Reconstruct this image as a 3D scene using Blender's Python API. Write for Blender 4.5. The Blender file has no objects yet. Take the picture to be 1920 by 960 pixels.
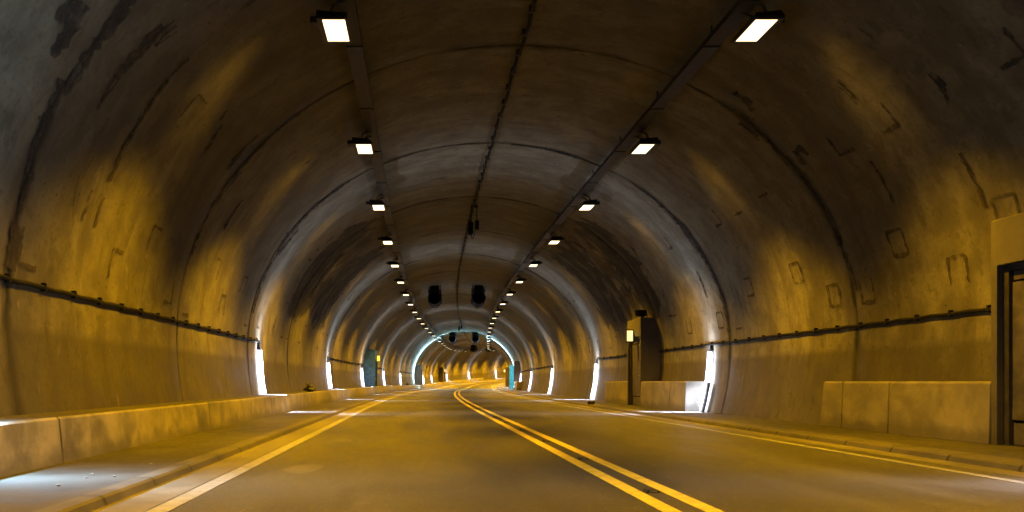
import bpy, bmesh, math, random
from mathutils import Vector, Matrix
random.seed(7)
PI = math.pi
sc = bpy.context.scene
COL = sc.collection

# ------------------------------------------------------------------ tunnel axis
CAM_H = 0.95
T_A, T_B, DT = -26.0, 235.0, 0.25
def kappa(t):
    if t < 20: return 0.0
    if t < 78: return 0.0016
    if t < 112: return 0.0002
    return 0.0105
def rise(t):
    if t < 60: return 0.0
    if t < 95: return -0.10 * (1 - math.cos((t - 60) / 35 * PI)) / 2
    return -0.10 + 0.00042 * (t - 95) ** 2
_path = {}
def _build_path():
    x = 0.0; y = 0.0; th = 0.0
    t = 0.0; i = 0
    _path[0] = (0.0, 0.0, 0.0)
    while t < T_B + 1:
        th2 = th + kappa(t + DT / 2) * DT
        m = (th + th2) / 2
        x += math.sin(m) * DT; y += math.cos(m) * DT
        th = th2; t += DT; i += 1
        _path[i] = (x, y, th)
_build_path()
def axis(t):
    if t <= 0: return 0.0, t, 0.0
    k = t / DT; i = int(k); f = k - i
    a = _path[i]; b = _path[min(i + 1, len(_path) - 1)]
    return tuple(a[j] + (b[j] - a[j]) * f for j in range(3))
def P(t, u, h):
    x, y, th = axis(t)
    return Vector((x + u * math.cos(th), y - u * math.sin(th), h + rise(t)))
def place(o, t, u, h, yaw=0.0):
    o.location = P(t, u, h)
    o.rotation_euler = (0, 0, -axis(t)[2] + yaw)

# ------------------------------------------------------------------ vault profile
UC, A_, B_, HC, RB = 1.87, 6.58, 5.6, 1.85, 6.6
def wall_u(h):                       # half width at height h
    if h <= HC: return A_ - (RB - math.sqrt(RB * RB - (HC - h) ** 2))
    return A_ * math.sqrt(max(0, 1 - ((h - HC) / B_) ** 2))
_prof = []
def _build_prof():
    pts = []
    for i in range(61):
        a = PI / 2 * (1 - i / 60); pts.append((A_ * math.cos(a), HC + B_ * math.sin(a)))
    for i in range(1, 16):
        h = HC - i * (HC + 0.3) / 15; pts.append((wall_u(h), h))
    s = 0; out = [(pts[0][0], pts[0][1], 0.0)]
    for p, q in zip(pts, pts[1:]):
        s += math.hypot(q[0] - p[0], q[1] - p[1]); out.append((q[0], q[1], s))
    return out
HALF = _build_prof()
PROF = [(-u, h, -s) for u, h, s in HALF[::-1]][:-1] + HALF     # left foot -> crown -> right foot
def at_s(s, inset=0.0):              # (u, h) on the vault at signed arc length s
    a = abs(s); sg = 1 if s >= 0 else -1
    for p, q in zip(HALF, HALF[1:]):
        if p[2] <= a <= q[2]:
            f = (a - p[2]) / (q[2] - p[2])
            u = p[0] + (q[0] - p[0]) * f; h = p[1] + (q[1] - p[1]) * f
            dx, dy = q[0] - p[0], q[1] - p[1]; L = math.hypot(dx, dy)
            u += dy / L * inset; h += -dx / L * inset
            return UC + sg * u, h
    return UC + sg * HALF[-1][0], HALF[-1][1]
JOINT0, JSTEP = 2.4, 5.5             # construction joints of the lining

# ------------------------------------------------------------------ materials
class NT:
    def __init__(s, name):
        m = bpy.data.materials.new(name); m.use_nodes = True
        s.m = m; s.t = m.node_tree; s.n = s.t.nodes; s.l = s.t.links
        s.b = s.n['Principled BSDF']
    def new(s, ty, **kw):
        n = s.n.new(ty)
        for k, v in kw.items(): setattr(n, k, v)
        return n
    def set(s, sock, v):
        if hasattr(v, 'links') or isinstance(v, bpy.types.NodeSocket): s.l.new(v, sock)
        else: sock.default_value = v
    def math(s, op, a, b=None, c=None, clamp=False):
        n = s.new('ShaderNodeMath', operation=op, use_clamp=clamp)
        s.set(n.inputs[0], a)
        if b is not None: s.set(n.inputs[1], b)
        if c is not None: s.set(n.inputs[2], c)
        return n.outputs[0]
    def ramp(s, v, lo, hi, a=0.0, b=1.0):
        n = s.new('ShaderNodeMapRange', interpolation_type='SMOOTHSTEP', clamp=True)
        s.set(n.inputs[0], v); s.set(n.inputs[1], lo); s.set(n.inputs[2], hi); s.set(n.inputs[3], a); s.set(n.inputs[4], b)
        return n.outputs[0]
    def noise(s, vec, scale, detail=4.0, rough=0.55, dist=0.0, scl=None):
        if scl:
            mp = s.new('ShaderNodeMapping'); s.l.new(vec, mp.inputs[0]); mp.inputs['Scale'].default_value = scl
            vec = mp.outputs[0]
        n = s.new('ShaderNodeTexNoise'); s.l.new(vec, n.inputs['Vector'])
        n.inputs['Scale'].default_value = scale; n.inputs['Detail'].default_value = detail
        n.inputs['Roughness'].default_value = rough; n.inputs['Distortion'].default_value = dist
        return n.outputs[0]
    def mix(s, f, a, b, mode='MIX'):
        n = s.new('ShaderNodeMix', data_type='RGBA', blend_type=mode)
        s.set(n.inputs[0], f)
        for i, v in ((6, a), (7, b)):
            if isinstance(v, tuple): n.inputs[i].default_value = (*v, 1) if len(v) == 3 else v
            else: s.l.new(v, n.inputs[i])
        return n.outputs[2]
    def bump(s, h, strength=0.3, dist=0.02):
        n = s.new('ShaderNodeBump'); n.inputs['Strength'].default_value = strength; n.inputs['Distance'].default_value = dist
        s.l.new(h, n.inputs['Height']); s.l.new(n.outputs[0], s.b.inputs['Normal'])
    def out(s, col=None, rough=None, spec=None, metal=None):
        if col is not None: s.set(s.b.inputs['Base Color'], (*col, 1) if isinstance(col, tuple) and len(col) == 3 else col)
        if rough is not None: s.set(s.b.inputs['Roughness'], rough)
        if spec is not None: s.b.inputs['Specular IOR Level'].default_value = spec
        if metal is not None: s.b.inputs['Metallic'].default_value = metal
        return s.m
def uv_sep(t):
    n = t.new('ShaderNodeUVMap', uv_map='UVMap')
    sp = t.new('ShaderNodeSeparateXYZ'); t.l.new(n.outputs[0], sp.inputs[0])
    return n.outputs[0], sp.outputs[0], sp.outputs[1]
def joint_dist(t, v, wob, step=JSTEP, first=JOINT0):
    x = t.math('ADD', v, wob)
    x = t.math('DIVIDE', t.math('SUBTRACT', x, first), step)
    x = t.math('FRACT', t.math('ADD', x, 100.5))
    return t.math('MULTIPLY', t.math('ABSOLUTE', t.math('SUBTRACT', x, 0.5)), step)

def mat_vault():
    t = NT('stained_lining_concrete')
    uv, su, tv = uv_sep(t)
    big = t.noise(uv, 0.35, 4, 0.6)
    mid = t.noise(uv, 1.6, 6, 0.6, 0.3)
    drip = t.noise(uv, 2.2, 5, 0.6, 0.2, (0.22, 1.0, 1.0))
    fine = t.noise(uv, 14, 4, 0.6)
    col = t.mix(t.ramp(mid, 0.36, 0.64), (0.0842, 0.0752, 0.0507), (0.1376, 0.1264, 0.0872))
    col = t.mix(t.ramp(drip, 0.45, 0.66, 0, 0.7), col, (0.0702, 0.0610, 0.0403))
    col = t.mix(t.ramp(t.noise(uv, 0.8, 5, 0.65, 0.6, (0.4, 1, 1)), 0.52, 0.66, 0, 0.6), col, (0.1685, 0.1563, 0.1080))
    col = t.mix(t.ramp(fine, 0.5, 0.7, 0, 0.45), col, (0.0618, 0.0534, 0.0353))
    vo = t.new('ShaderNodeTexVoronoi'); t.l.new(uv, vo.inputs['Vector']); vo.inputs['Scale'].default_value = 3.1
    hole = t.math('MULTIPLY', t.ramp(vo.outputs['Distance'], 0.045, 0.085, 1.0, 0.0), t.ramp(t.noise(uv, 0.7, 2), 0.46, 0.56))
    col = t.mix(t.math('MULTIPLY', hole, 0.75), col, (0.0220, 0.0184, 0.0118))
    crisp = t.noise(uv, 3.6, 9, 0.74, 0.3, (0.6, 1, 1))
    col = t.mix(t.ramp(crisp, 0.545, 0.60, 0, 0.42), col, (0.0450, 0.0388, 0.0252))
    col = t.mix(t.ramp(crisp, 0.40, 0.34, 0, 0.45), col, (0.2200, 0.2037, 0.1406))
    # pour bands: each pour is slightly different in tone
    seg = t.math('FLOOR', t.math('DIVIDE', t.math('SUBTRACT', tv, JOINT0), JSTEP))
    wn = t.new('ShaderNodeTexWhiteNoise', noise_dimensions='1D'); t.l.new(seg, wn.inputs['W'])
    tone = t.new('ShaderNodeHueSaturation'); t.l.new(col, tone.inputs['Color'])
    t.l.new(t.ramp(wn.outputs[0], 0, 1, 0.86, 1.08), tone.inputs['Value'])
    col = tone.outputs[0]
    # construction joints with ragged black seep
    wob = t.math('MULTIPLY', t.math('SUBTRACT', t.noise(uv, 0.9, 5, 0.65), 0.5), 0.30)
    d = joint_dist(t, tv, wob)
    thick = t.ramp(t.noise(uv, 0.55, 3, 0.5), 0.40, 0.66, 0.055, 0.32)
    seam = t.ramp(d, 0.0, thick, 1.0, 0.0)
    seam = t.math('MULTIPLY', seam, t.ramp(t.noise(uv, 2.4, 4, 0.6), 0.25, 0.5, 0.55, 1.0))
    # black stains gathering beside the joints and high on the haunches
    near = t.ramp(d, 0.1, 1.5, 1.0, 0.0)
    asu = t.math('ABSOLUTE', su)
    haunch = t.math('MULTIPLY', t.ramp(asu, 2.6, 4.6), t.ramp(asu, 7.6, 9.0, 1.0, 0.0))
    blot = t.noise(uv, 1.3, 10, 0.74, 0.6, (0.6, 1.0, 1.0))
    wet = t.math('MULTIPLY', t.ramp(tv, 21.5, 24.0), t.ramp(tv, 30.0, 33.0, 1.0, 0.0))
    thr = t.math('SUBTRACT', 0.70, t.math('MULTIPLY', haunch, t.math('ADD', t.math('MULTIPLY', near, 0.09), t.math('MULTIPLY', wet, 0.25))))
    st = t.ramp(blot, thr, t.math('ADD', thr, 0.03))
    streak = t.ramp(t.noise(uv, 3.2, 5, 0.6, 0.2, (0.16, 1, 1)), 0.66, 0.74)
    streak = t.math('MULTIPLY', streak, t.ramp(asu, 4.6, 7.5, 0.75, 0.12))
    dark = t.math('MAXIMUM', t.math('MULTIPLY', seam, 0.92), t.math('MAXIMUM', t.math('MULTIPLY', st, 0.92), streak))
    col = t.mix(dark, col, (0.0112, 0.0098, 0.0062))
    # darker band along the foot of the wall
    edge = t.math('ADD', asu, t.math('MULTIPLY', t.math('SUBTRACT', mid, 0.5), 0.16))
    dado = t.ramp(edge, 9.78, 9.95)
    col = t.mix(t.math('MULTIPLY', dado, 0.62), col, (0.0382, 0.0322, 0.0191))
    lime = t.ramp(t.noise(uv, 5.0, 4, 0.6, 0.1, (0.25, 1.2, 1)), 0.68, 0.76)
    lime = t.math('MULTIPLY', lime, t.ramp(asu, 10.2, 10.7))
    col = t.mix(t.math('MULTIPLY', lime, 0.5), col, (0.2359, 0.2179, 0.1496))
    h = t.math('ADD', t.math('MULTIPLY', mid, 0.6), t.math('MULTIPLY', fine, 0.25))
    h = t.math('SUBTRACT', h, t.math('MULTIPLY', seam, 0.5))
    h = t.math('ADD', h, t.math('MULTIPLY', crisp, 0.5))
    t.bump(h, 0.5, 0.03)
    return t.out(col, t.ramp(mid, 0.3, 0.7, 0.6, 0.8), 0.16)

def mat_concrete(name, base, var=0.3, joints=None, foot=False, dust=False):
    t = NT(name)
    tc = t.new('ShaderNodeTexCoord')
    if joints:
        vec, su, tv = uv_sep(t)
    else: vec = tc.outputs['Object']
    n1 = t.noise(vec, 2.0, 6, 0.62, 0.3); n2 = t.noise(vec, 18, 4, 0.6)
    lo = tuple(c * (1 - var) for c in base); hi = tuple(min(1, c * (1 + var)) for c in base)
    col = t.mix(t.ramp(n1, 0.3, 0.7), lo, hi)
    col = t.mix(t.ramp(n2, 0.55, 0.78, 0, 0.4), col, tuple(c * 0.5 for c in base))
    col = t.mix(t.ramp(t.noise(vec, 0.9, 5, 0.7, 0.4), 0.55, 0.7, 0, 0.5), col, tuple(c * 0.55 for c in base))
    if joints:
        d = joint_dist(t, tv, t.math('MULTIPLY', t.math('SUBTRACT', n1, 0.5), 0.06), joints[0], joints[1])
        col = t.mix(t.ramp(d, 0.006, 0.03, 0.9, 0), col, tuple(c * 0.16 for c in base))
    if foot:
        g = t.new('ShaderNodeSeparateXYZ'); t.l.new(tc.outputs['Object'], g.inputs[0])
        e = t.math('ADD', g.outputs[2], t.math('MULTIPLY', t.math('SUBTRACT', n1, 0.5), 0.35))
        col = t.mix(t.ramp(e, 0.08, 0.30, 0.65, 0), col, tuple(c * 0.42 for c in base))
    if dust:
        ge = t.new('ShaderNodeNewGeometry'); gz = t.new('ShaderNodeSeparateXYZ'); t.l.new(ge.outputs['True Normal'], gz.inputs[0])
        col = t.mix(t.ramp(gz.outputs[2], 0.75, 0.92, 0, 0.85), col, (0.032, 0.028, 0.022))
    t.bump(t.math('ADD', n1, t.math('MULTIPLY', n2, 0.35)), 0.35, 0.012)
    return t.out(col, t.ramp(n1, 0.3, 0.7, 0.6, 0.85), 0.3)

def mat_asphalt():
    t = NT('worn_asphalt')
    uv, su, tv = uv_sep(t)
    tc = t.new('ShaderNodeTexCoord'); ob = tc.outputs['Object']
    g = t.noise(ob, 95, 3, 0.7); m = t.noise(ob, 1.1, 6, 0.62, 0.4, (1.0, 0.35, 1)); l = t.noise(ob, 6, 5, 0.65)
    col = t.mix(t.ramp(m, 0.32, 0.68), (0.0331, 0.0302, 0.0225), (0.0544, 0.0497, 0.0369))
    col = t.mix(t.ramp(g, 0.5, 0.75, 0, 0.55), col, (0.0875, 0.0813, 0.0608))
    col = t.mix(t.ramp(g, 0.28, 0.42, 0.5, 0), col, (0.0162, 0.0144, 0.0110))
    col = t.mix(t.ramp(l, 0.58, 0.75, 0, 0.35), col, (0.0691, 0.0632, 0.0461))
    ch = t.noise(ob, 42, 2, 0.5)
    col = t.mix(t.ramp(ch, 0.66, 0.72, 0, 0.8), col, (0.2400, 0.2234, 0.1664))
    col = t.mix(t.ramp(ch, 0.30, 0.38, 0.6, 0), col, (0.0144, 0.0134, 0.0102))
    # wheel tracks polished a little darker
    for c in (-0.95, 0.85, 3.0, 4.8):
        w = t.ramp(t.math('ABSOLUTE', t.math('SUBTRACT', su, c)), 0.15, 0.5, 0.22, 0)
        col = t.mix(w, col, (0.0230, 0.0212, 0.0158))
    # dried spills and scuffs
    sp = t.noise(ob, 0.55, 6, 0.7, 0.8, (1.0, 0.5, 1))
    col = t.mix(t.ramp(sp, 0.62, 0.68, 0, 0.4), col, (0.0922, 0.0836, 0.0608))
    # pale worn patch with dark centre in the near lane
    du = t.math('DIVIDE', t.math('SUBTRACT', su, -1.25), 0.22); dv = t.math('DIVIDE', t.math('SUBTRACT', tv, 7.5), 0.42)
    r = t.math('SQRT', t.math('ADD', t.math('MULTIPLY', du, du), t.math('MULTIPLY', dv, dv)))
    r = t.math('ADD', r, t.math('MULTIPLY', t.math('SUBTRACT', l, 0.5), 0.9))
    col = t.mix(t.ramp(r, 0.75, 1.05, 0.55, 0), col, (0.1106, 0.1016, 0.0738))
    t.bump(t.math('ADD', t.math('MULTIPLY', g, 0.8), t.math('MULTIPLY', l, 0.6)), 0.9, 0.012)
    return t.out(col, t.ramp(m, 0.3, 0.7, 0.46, 0.64), 0.4)

def mat_paint(name, base, worn):
    t = NT(name)
    tc = t.new('ShaderNodeTexCoord'); ob = tc.outputs['Object']
    n = t.noise(ob, 9, 6, 0.7); g = t.noise(ob, 70, 3, 0.7)
    col = t.mix(t.ramp(n, 0.35, 0.7), base, tuple(c * 0.72 for c in base))
    col = t.mix(t.ramp(t.math('ADD', t.math('MULTIPLY', n, 0.6), t.math('MULTIPLY', g, 0.4)), 0.52, 0.62, 0, worn), col, (0.10, 0.095, 0.085))
    t.bump(g, 0.3, 0.004)
    return t.out(col, 0.55, 0.4)

def mat_metal(name, base, rough=0.5, metal=0.0, var=0.35, scale=6):
    t = NT(name)
    tc = t.new('ShaderNodeTexCoord'); ob = tc.outputs['Object']
    n = t.noise(ob, scale, 6, 0.65); g = t.noise(ob, scale * 8, 3, 0.6)
    col = t.mix(t.ramp(n, 0.35, 0.7), tuple(c * (1 - var) for c in base), tuple(min(1, c * (1 + var)) for c in base))
    col = t.mix(t.ramp(g, 0.58, 0.75, 0, 0.35), col, tuple(c * 0.4 for c in base))
    t.bump(g, 0.12, 0.004)
    return t.out(col, t.ramp(n, 0.3, 0.7, rough - 0.08, rough + 0.12), 0.4, metal)

def mat_emit(name, col, strength, base=(0.8, 0.8, 0.8)):
    t = NT(name)
    t.b.inputs['Emission Color'].default_value = (*col, 1)
    t.b.inputs['Emission Strength'].default_value = strength
    return t.out(base, 0.35)

def mat_stain():
    t = NT('black_seep_stain')
    uv, su, tv = uv_sep(t)
    n = t.noise(uv, 12, 5, 0.7, 0.4, (0.35, 1.0, 1.0)); n2 = t.noise(uv, 3.2, 4, 0.6)
    t.out((0.04, 0.032, 0.024), 0.75, 0.25)
    a = t.math('ADD', t.math('MULTIPLY', n, 0.55), t.math('MULTIPLY', n2, 0.45))
    t.set(t.b.inputs['Alpha'], t.ramp(a, 0.36, 0.56, 0.0, 0.86))
    return t.m

M = dict(
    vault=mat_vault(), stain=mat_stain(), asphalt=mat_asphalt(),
    walk=mat_concrete('dusty_pavement_concrete', (0.0391, 0.0350, 0.0277), 0.25),
    kerb=mat_concrete('kerb_concrete', (0.0683, 0.0607, 0.0456), 0.22, joints=(1.0, 0.3)),
    gutter=mat_concrete('gutter_concrete', (0.1080, 0.0979, 0.0760), 0.25),
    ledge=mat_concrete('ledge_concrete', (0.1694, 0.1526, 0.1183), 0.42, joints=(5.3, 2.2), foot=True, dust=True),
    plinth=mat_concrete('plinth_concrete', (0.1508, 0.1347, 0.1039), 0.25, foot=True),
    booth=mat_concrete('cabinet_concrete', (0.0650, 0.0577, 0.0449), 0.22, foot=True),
    white=mat_paint('worn_white_paint', (0.22, 0.22, 0.215), 0.65),
    yellow=mat_paint('worn_yellow_paint', (0.56, 0.47, 0.05), 0.35),
    dark=mat_metal('dark_painted_metal', (0.016, 0.0145, 0.013), 0.5),
    tray=mat_metal('brown_galvanised_metal', (0.035, 0.030, 0.025), 0.5, 0.3),
    cable=mat_metal('black_rubber', (0.007, 0.0065, 0.006), 0.7),
    fanin=mat_metal('black_fan_interior', (0.001, 0.001, 0.001), 0.85),  # near-black all over, so hub and blades barely show
    fan=mat_metal('fan_dark_steel', (0.007, 0.007, 0.008), 0.42, 0.0),
    door=mat_metal('dark_door_paint', (0.062, 0.055, 0.043), 0.45),
    frame=mat_metal('black_door_frame', (0.022, 0.02, 0.018), 0.5),
    blue=mat_metal('blue_panel_colour', (0.045, 0.30, 0.40), 0.5),  # saturated blue for the cabinet past the arch
    slate=mat_metal('slate_strip_light_tint', (0.03, 0.10, 0.24), 0.5),  # cold strip light on the left cabinet, put into its base colour
    steel=mat_metal('grey_fitting_metal', (0.30, 0.30, 0.31), 0.4, 0.5),
    stone=mat_concrete('pale_chip_stone', (0.22, 0.21, 0.19), 0.25),
    bag=mat_metal('black_crumpled_plastic', (0.02, 0.018, 0.017), 0.35),
    lens=mat_emit('flood_lens', (1.0, 0.80, 0.45), 2.6),
    tube=mat_emit('cold_white_diffuser', (0.70, 0.82, 1.0), 3.6),
    cyan=mat_emit('cyan_white_strip', (0.62, 0.90, 1.0), 2.2),
    sign=mat_emit('lit_sign_face', (1.0, 0.78, 0.30), 1.5),
    signy=mat_emit('yellow_sign_face', (1.0, 0.66, 0.03), 1.3),
)

for k_, v_ in (('fan', 0.05), ('fanin', 0.0), ('cable', 0.15), ('tray', 0.15)):
    M[k_].node_tree.nodes['Principled BSDF'].inputs['Specular IOR Level'].default_value = v_

# ------------------------------------------------------------------ mesh helpers
def link(name, bm, mat, parent=None, smooth=False, uvname=None):
    me = bpy.data.meshes.new(name)
    bm.normal_update()
    bm.to_mesh(me); bm.free()
    for m in (mat if isinstance(mat, (list, tuple)) else [mat]): me.materials.append(m)
    if smooth:
        for p in me.polygons: p.use_smooth = True
    o = bpy.data.objects.new(name, me); COL.objects.link(o)
    if parent is not None: o.parent = parent
    return o
def tag(o, label=None, cat=None, group=None, kind=None):
    if label: o['label'] = label
    if cat: o['category'] = cat
    if group: o['group'] = group
    if kind: o['kind'] = kind
    return o
def thing(name, t, u, h, label, cat, group=None, yaw=0.0):
    o = bpy.data.objects.new(name, None); COL.objects.link(o)
    o.empty_display_size = 0.2
    place(o, t, u, h, yaw)
    return tag(o, label, cat, group)
def dup(root, label=None):
    r = root.copy(); COL.objects.link(r)
    if label: r['label'] = label
    for ch in list(root.children):
        c = ch.copy(); COL.objects.link(c); c.parent = r
        for g in list(ch.children):
            d = g.copy(); COL.objects.link(d); d.parent = c
    return r
def box(bm, x0, x1, y0, y1, z0, z1, bev=0.0, mi=0):
    vs = [bm.verts.new(p) for p in ((x0, y0, z0), (x1, y0, z0), (x1, y1, z0), (x0, y1, z0), (x0, y0, z1), (x1, y0, z1), (x1, y1, z1), (x0, y1, z1))]
    fs = [bm.faces.new([vs[i] for i in q]) for q in ((3, 2, 1, 0), (4, 5, 6, 7), (0, 1, 5, 4), (1, 2, 6, 5), (2, 3, 7, 6), (3, 0, 4, 7))]
    for f in fs: f.material_index = mi
    if bev:
        es = list({e for f in fs for e in f.edges})
        bmesh.ops.bevel(bm, geom=es, offset=bev, segments=2, affect='EDGES', profile=0.6)
def prism(bm, pts, y0, y1, bev=0.0):
    """closed outline in (x, z) extruded along y"""
    a = [bm.verts.new((x, y0, z)) for x, z in pts]; b = [bm.verts.new((x, y1, z)) for x, z in pts]
    n = len(pts); fs = [bm.faces.new(a), bm.faces.new(b[::-1])]
    for i in range(n): fs.append(bm.faces.new((a[i], b[i], b[(i + 1) % n], a[(i + 1) % n])))
    bmesh.ops.recalc_face_normals(bm, faces=fs)
    if bev:
        es = list({e for f in fs for e in f.edges})
        bmesh.ops.bevel(bm, geom=es, offset=bev, segments=2, affect='EDGES', profile=0.6)
def tube(bm, pts, r, n=8, cap=True):
    rings = []
    for i, p in enumerate(pts):
        p = Vector(p)
        d = (Vector(pts[min(i + 1, len(pts) - 1)]) - Vector(pts[max(i - 1, 0)])).normalized()
        up = Vector((0, 0, 1)) if abs(d.z) < 0.9 else Vector((1, 0, 0))
        x = d.cross(up).normalized(); y = x.cross(d).normalized()
        rr = r[i] if isinstance(r, (list, tuple)) else r
        rings.append([bm.verts.new(p + (x * math.cos(a) + y * math.sin(a)) * rr) for a in (2 * PI * k / n for k in range(n))])
    for a, b in zip(rings, rings[1:]):
        for k in range(n): bm.faces.new((a[k], a[(k + 1) % n], b[(k + 1) % n], b[k]))
    if cap:
        bm.faces.new(rings[0][::-1]); bm.faces.new(rings[-1])
def sweep(bm, prof, t0, t1, step=1.0, closed=True, extra=(), uvs=None):
    """outline [(u, h)] carried along the tunnel axis; UV = (u or given, t) in metres"""
    uvl = (bm.loops.layers.uv.get('UVMap') or bm.loops.layers.uv.new('UVMap'))
    ts = []
    n = max(1, int(round((t1 - t0) / step)))
    ts = sorted(set([round(t0 + (t1 - t0) * i / n, 4) for i in range(n + 1)] + [round(e, 4) for e in extra if t0 < e < t1]))
    if uvs is None: uvs = [p[0] + p[1] for p in prof]
    rows = [[bm.verts.new(P(t, u, h)) for u, h in prof] for t in ts]
    k = len(prof); fs = []
    for i in range(len(ts) - 1):
        for j in range(k if closed else k - 1):
            j2 = (j + 1) % k
            f = bm.faces.new((rows[i][j], rows[i][j2], rows[i + 1][j2], rows[i + 1][j]))
            u2 = uvs[j2] if j2 else uvs[-1] + 0.3
            if not closed: u2 = uvs[j2]
            for lp, q in zip(f.loops, ((uvs[j], ts[i]), (u2, ts[i]), (u2, ts[i + 1]), (uvs[j], ts[i + 1]))): lp[uvl].uv = q
            fs.append(f)
    if closed:
        for row, tt in ((rows[0], ts[0]), (rows[-1][::-1], ts[-1])):
            f = bm.faces.new(row); fs.append(f)
            for lp in f.loops: lp[uvl].uv = (lp.vert.co.x, tt)
    bmesh.ops.recalc_face_normals(bm, faces=fs)
    return fs

# ------------------------------------------------------------------ the setting
T0, T1 = -24.0, 215.0
def setting(name, prof, mat, t0=T0, t1=T1, step=1.0, closed=True, parent=None):
    bm = bmesh.new(); sweep(bm, prof, t0, t1, step, closed)
    o = link(name, bm, mat, parent)
    if parent is None: o['kind'] = 'structure'
    return o
road = setting('road', [(-2.02, 0), (1.9, 0.035), (5.98, 0), (5.98, -0.3), (-2.02, -0.3)], M['asphalt'])
setting('gutter', [(-2.4, 0.0), (-2.02, 0.0), (-2.02, -0.3), (-2.4, -0.3)], M['gutter'])
setting('gutter', [(5.98, 0.0), (6.3, 0.0), (6.3, -0.3), (5.98, -0.3)], M['gutter'])
setting('kerb', [(-2.4, -0.3), (-2.4, 0.0), (-2.425, 0.055), (-2.45, 0.072), (-2.6, 0.075), (-2.6, -0.3)], M['kerb'])
setting('kerb', [(6.3, -0.3), (6.3, 0.0), (6.325, 0.055), (6.35, 0.072), (6.72, 0.078), (6.72, -0.3)], M['kerb'])
setting('pavement', [(-4.9, 0.066), (-2.6, 0.066), (-2.6, -0.3), (-4.9, -0.3)], M['walk'])
setting('pavement', [(6.72, 0.066), (8.6, 0.066), (8.6, -0.3), (6.72, -0.3)], M['walk'])
def road_h(u): return 0.035 * (1 - abs(u - 1.9) / (3.92 if u < 1.9 else 4.08))
def line(name, u0, u1, mat, h0=None):
    setting(name, [(u0, road_h(u0) + 0.004), (u1, road_h(u1) + 0.004), (u1, road_h(u1) - 0.03), (u0, road_h(u0) - 0.03)], mat, parent=road)
line('edge_line', -1.99, -1.83, M['white'])
line('edge_line', 5.55, 5.68, M['white'])
line('centre_line', 1.70, 1.83, M['yellow'])
line('centre_line', 2.00, 2.13, M['yellow'])

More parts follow.
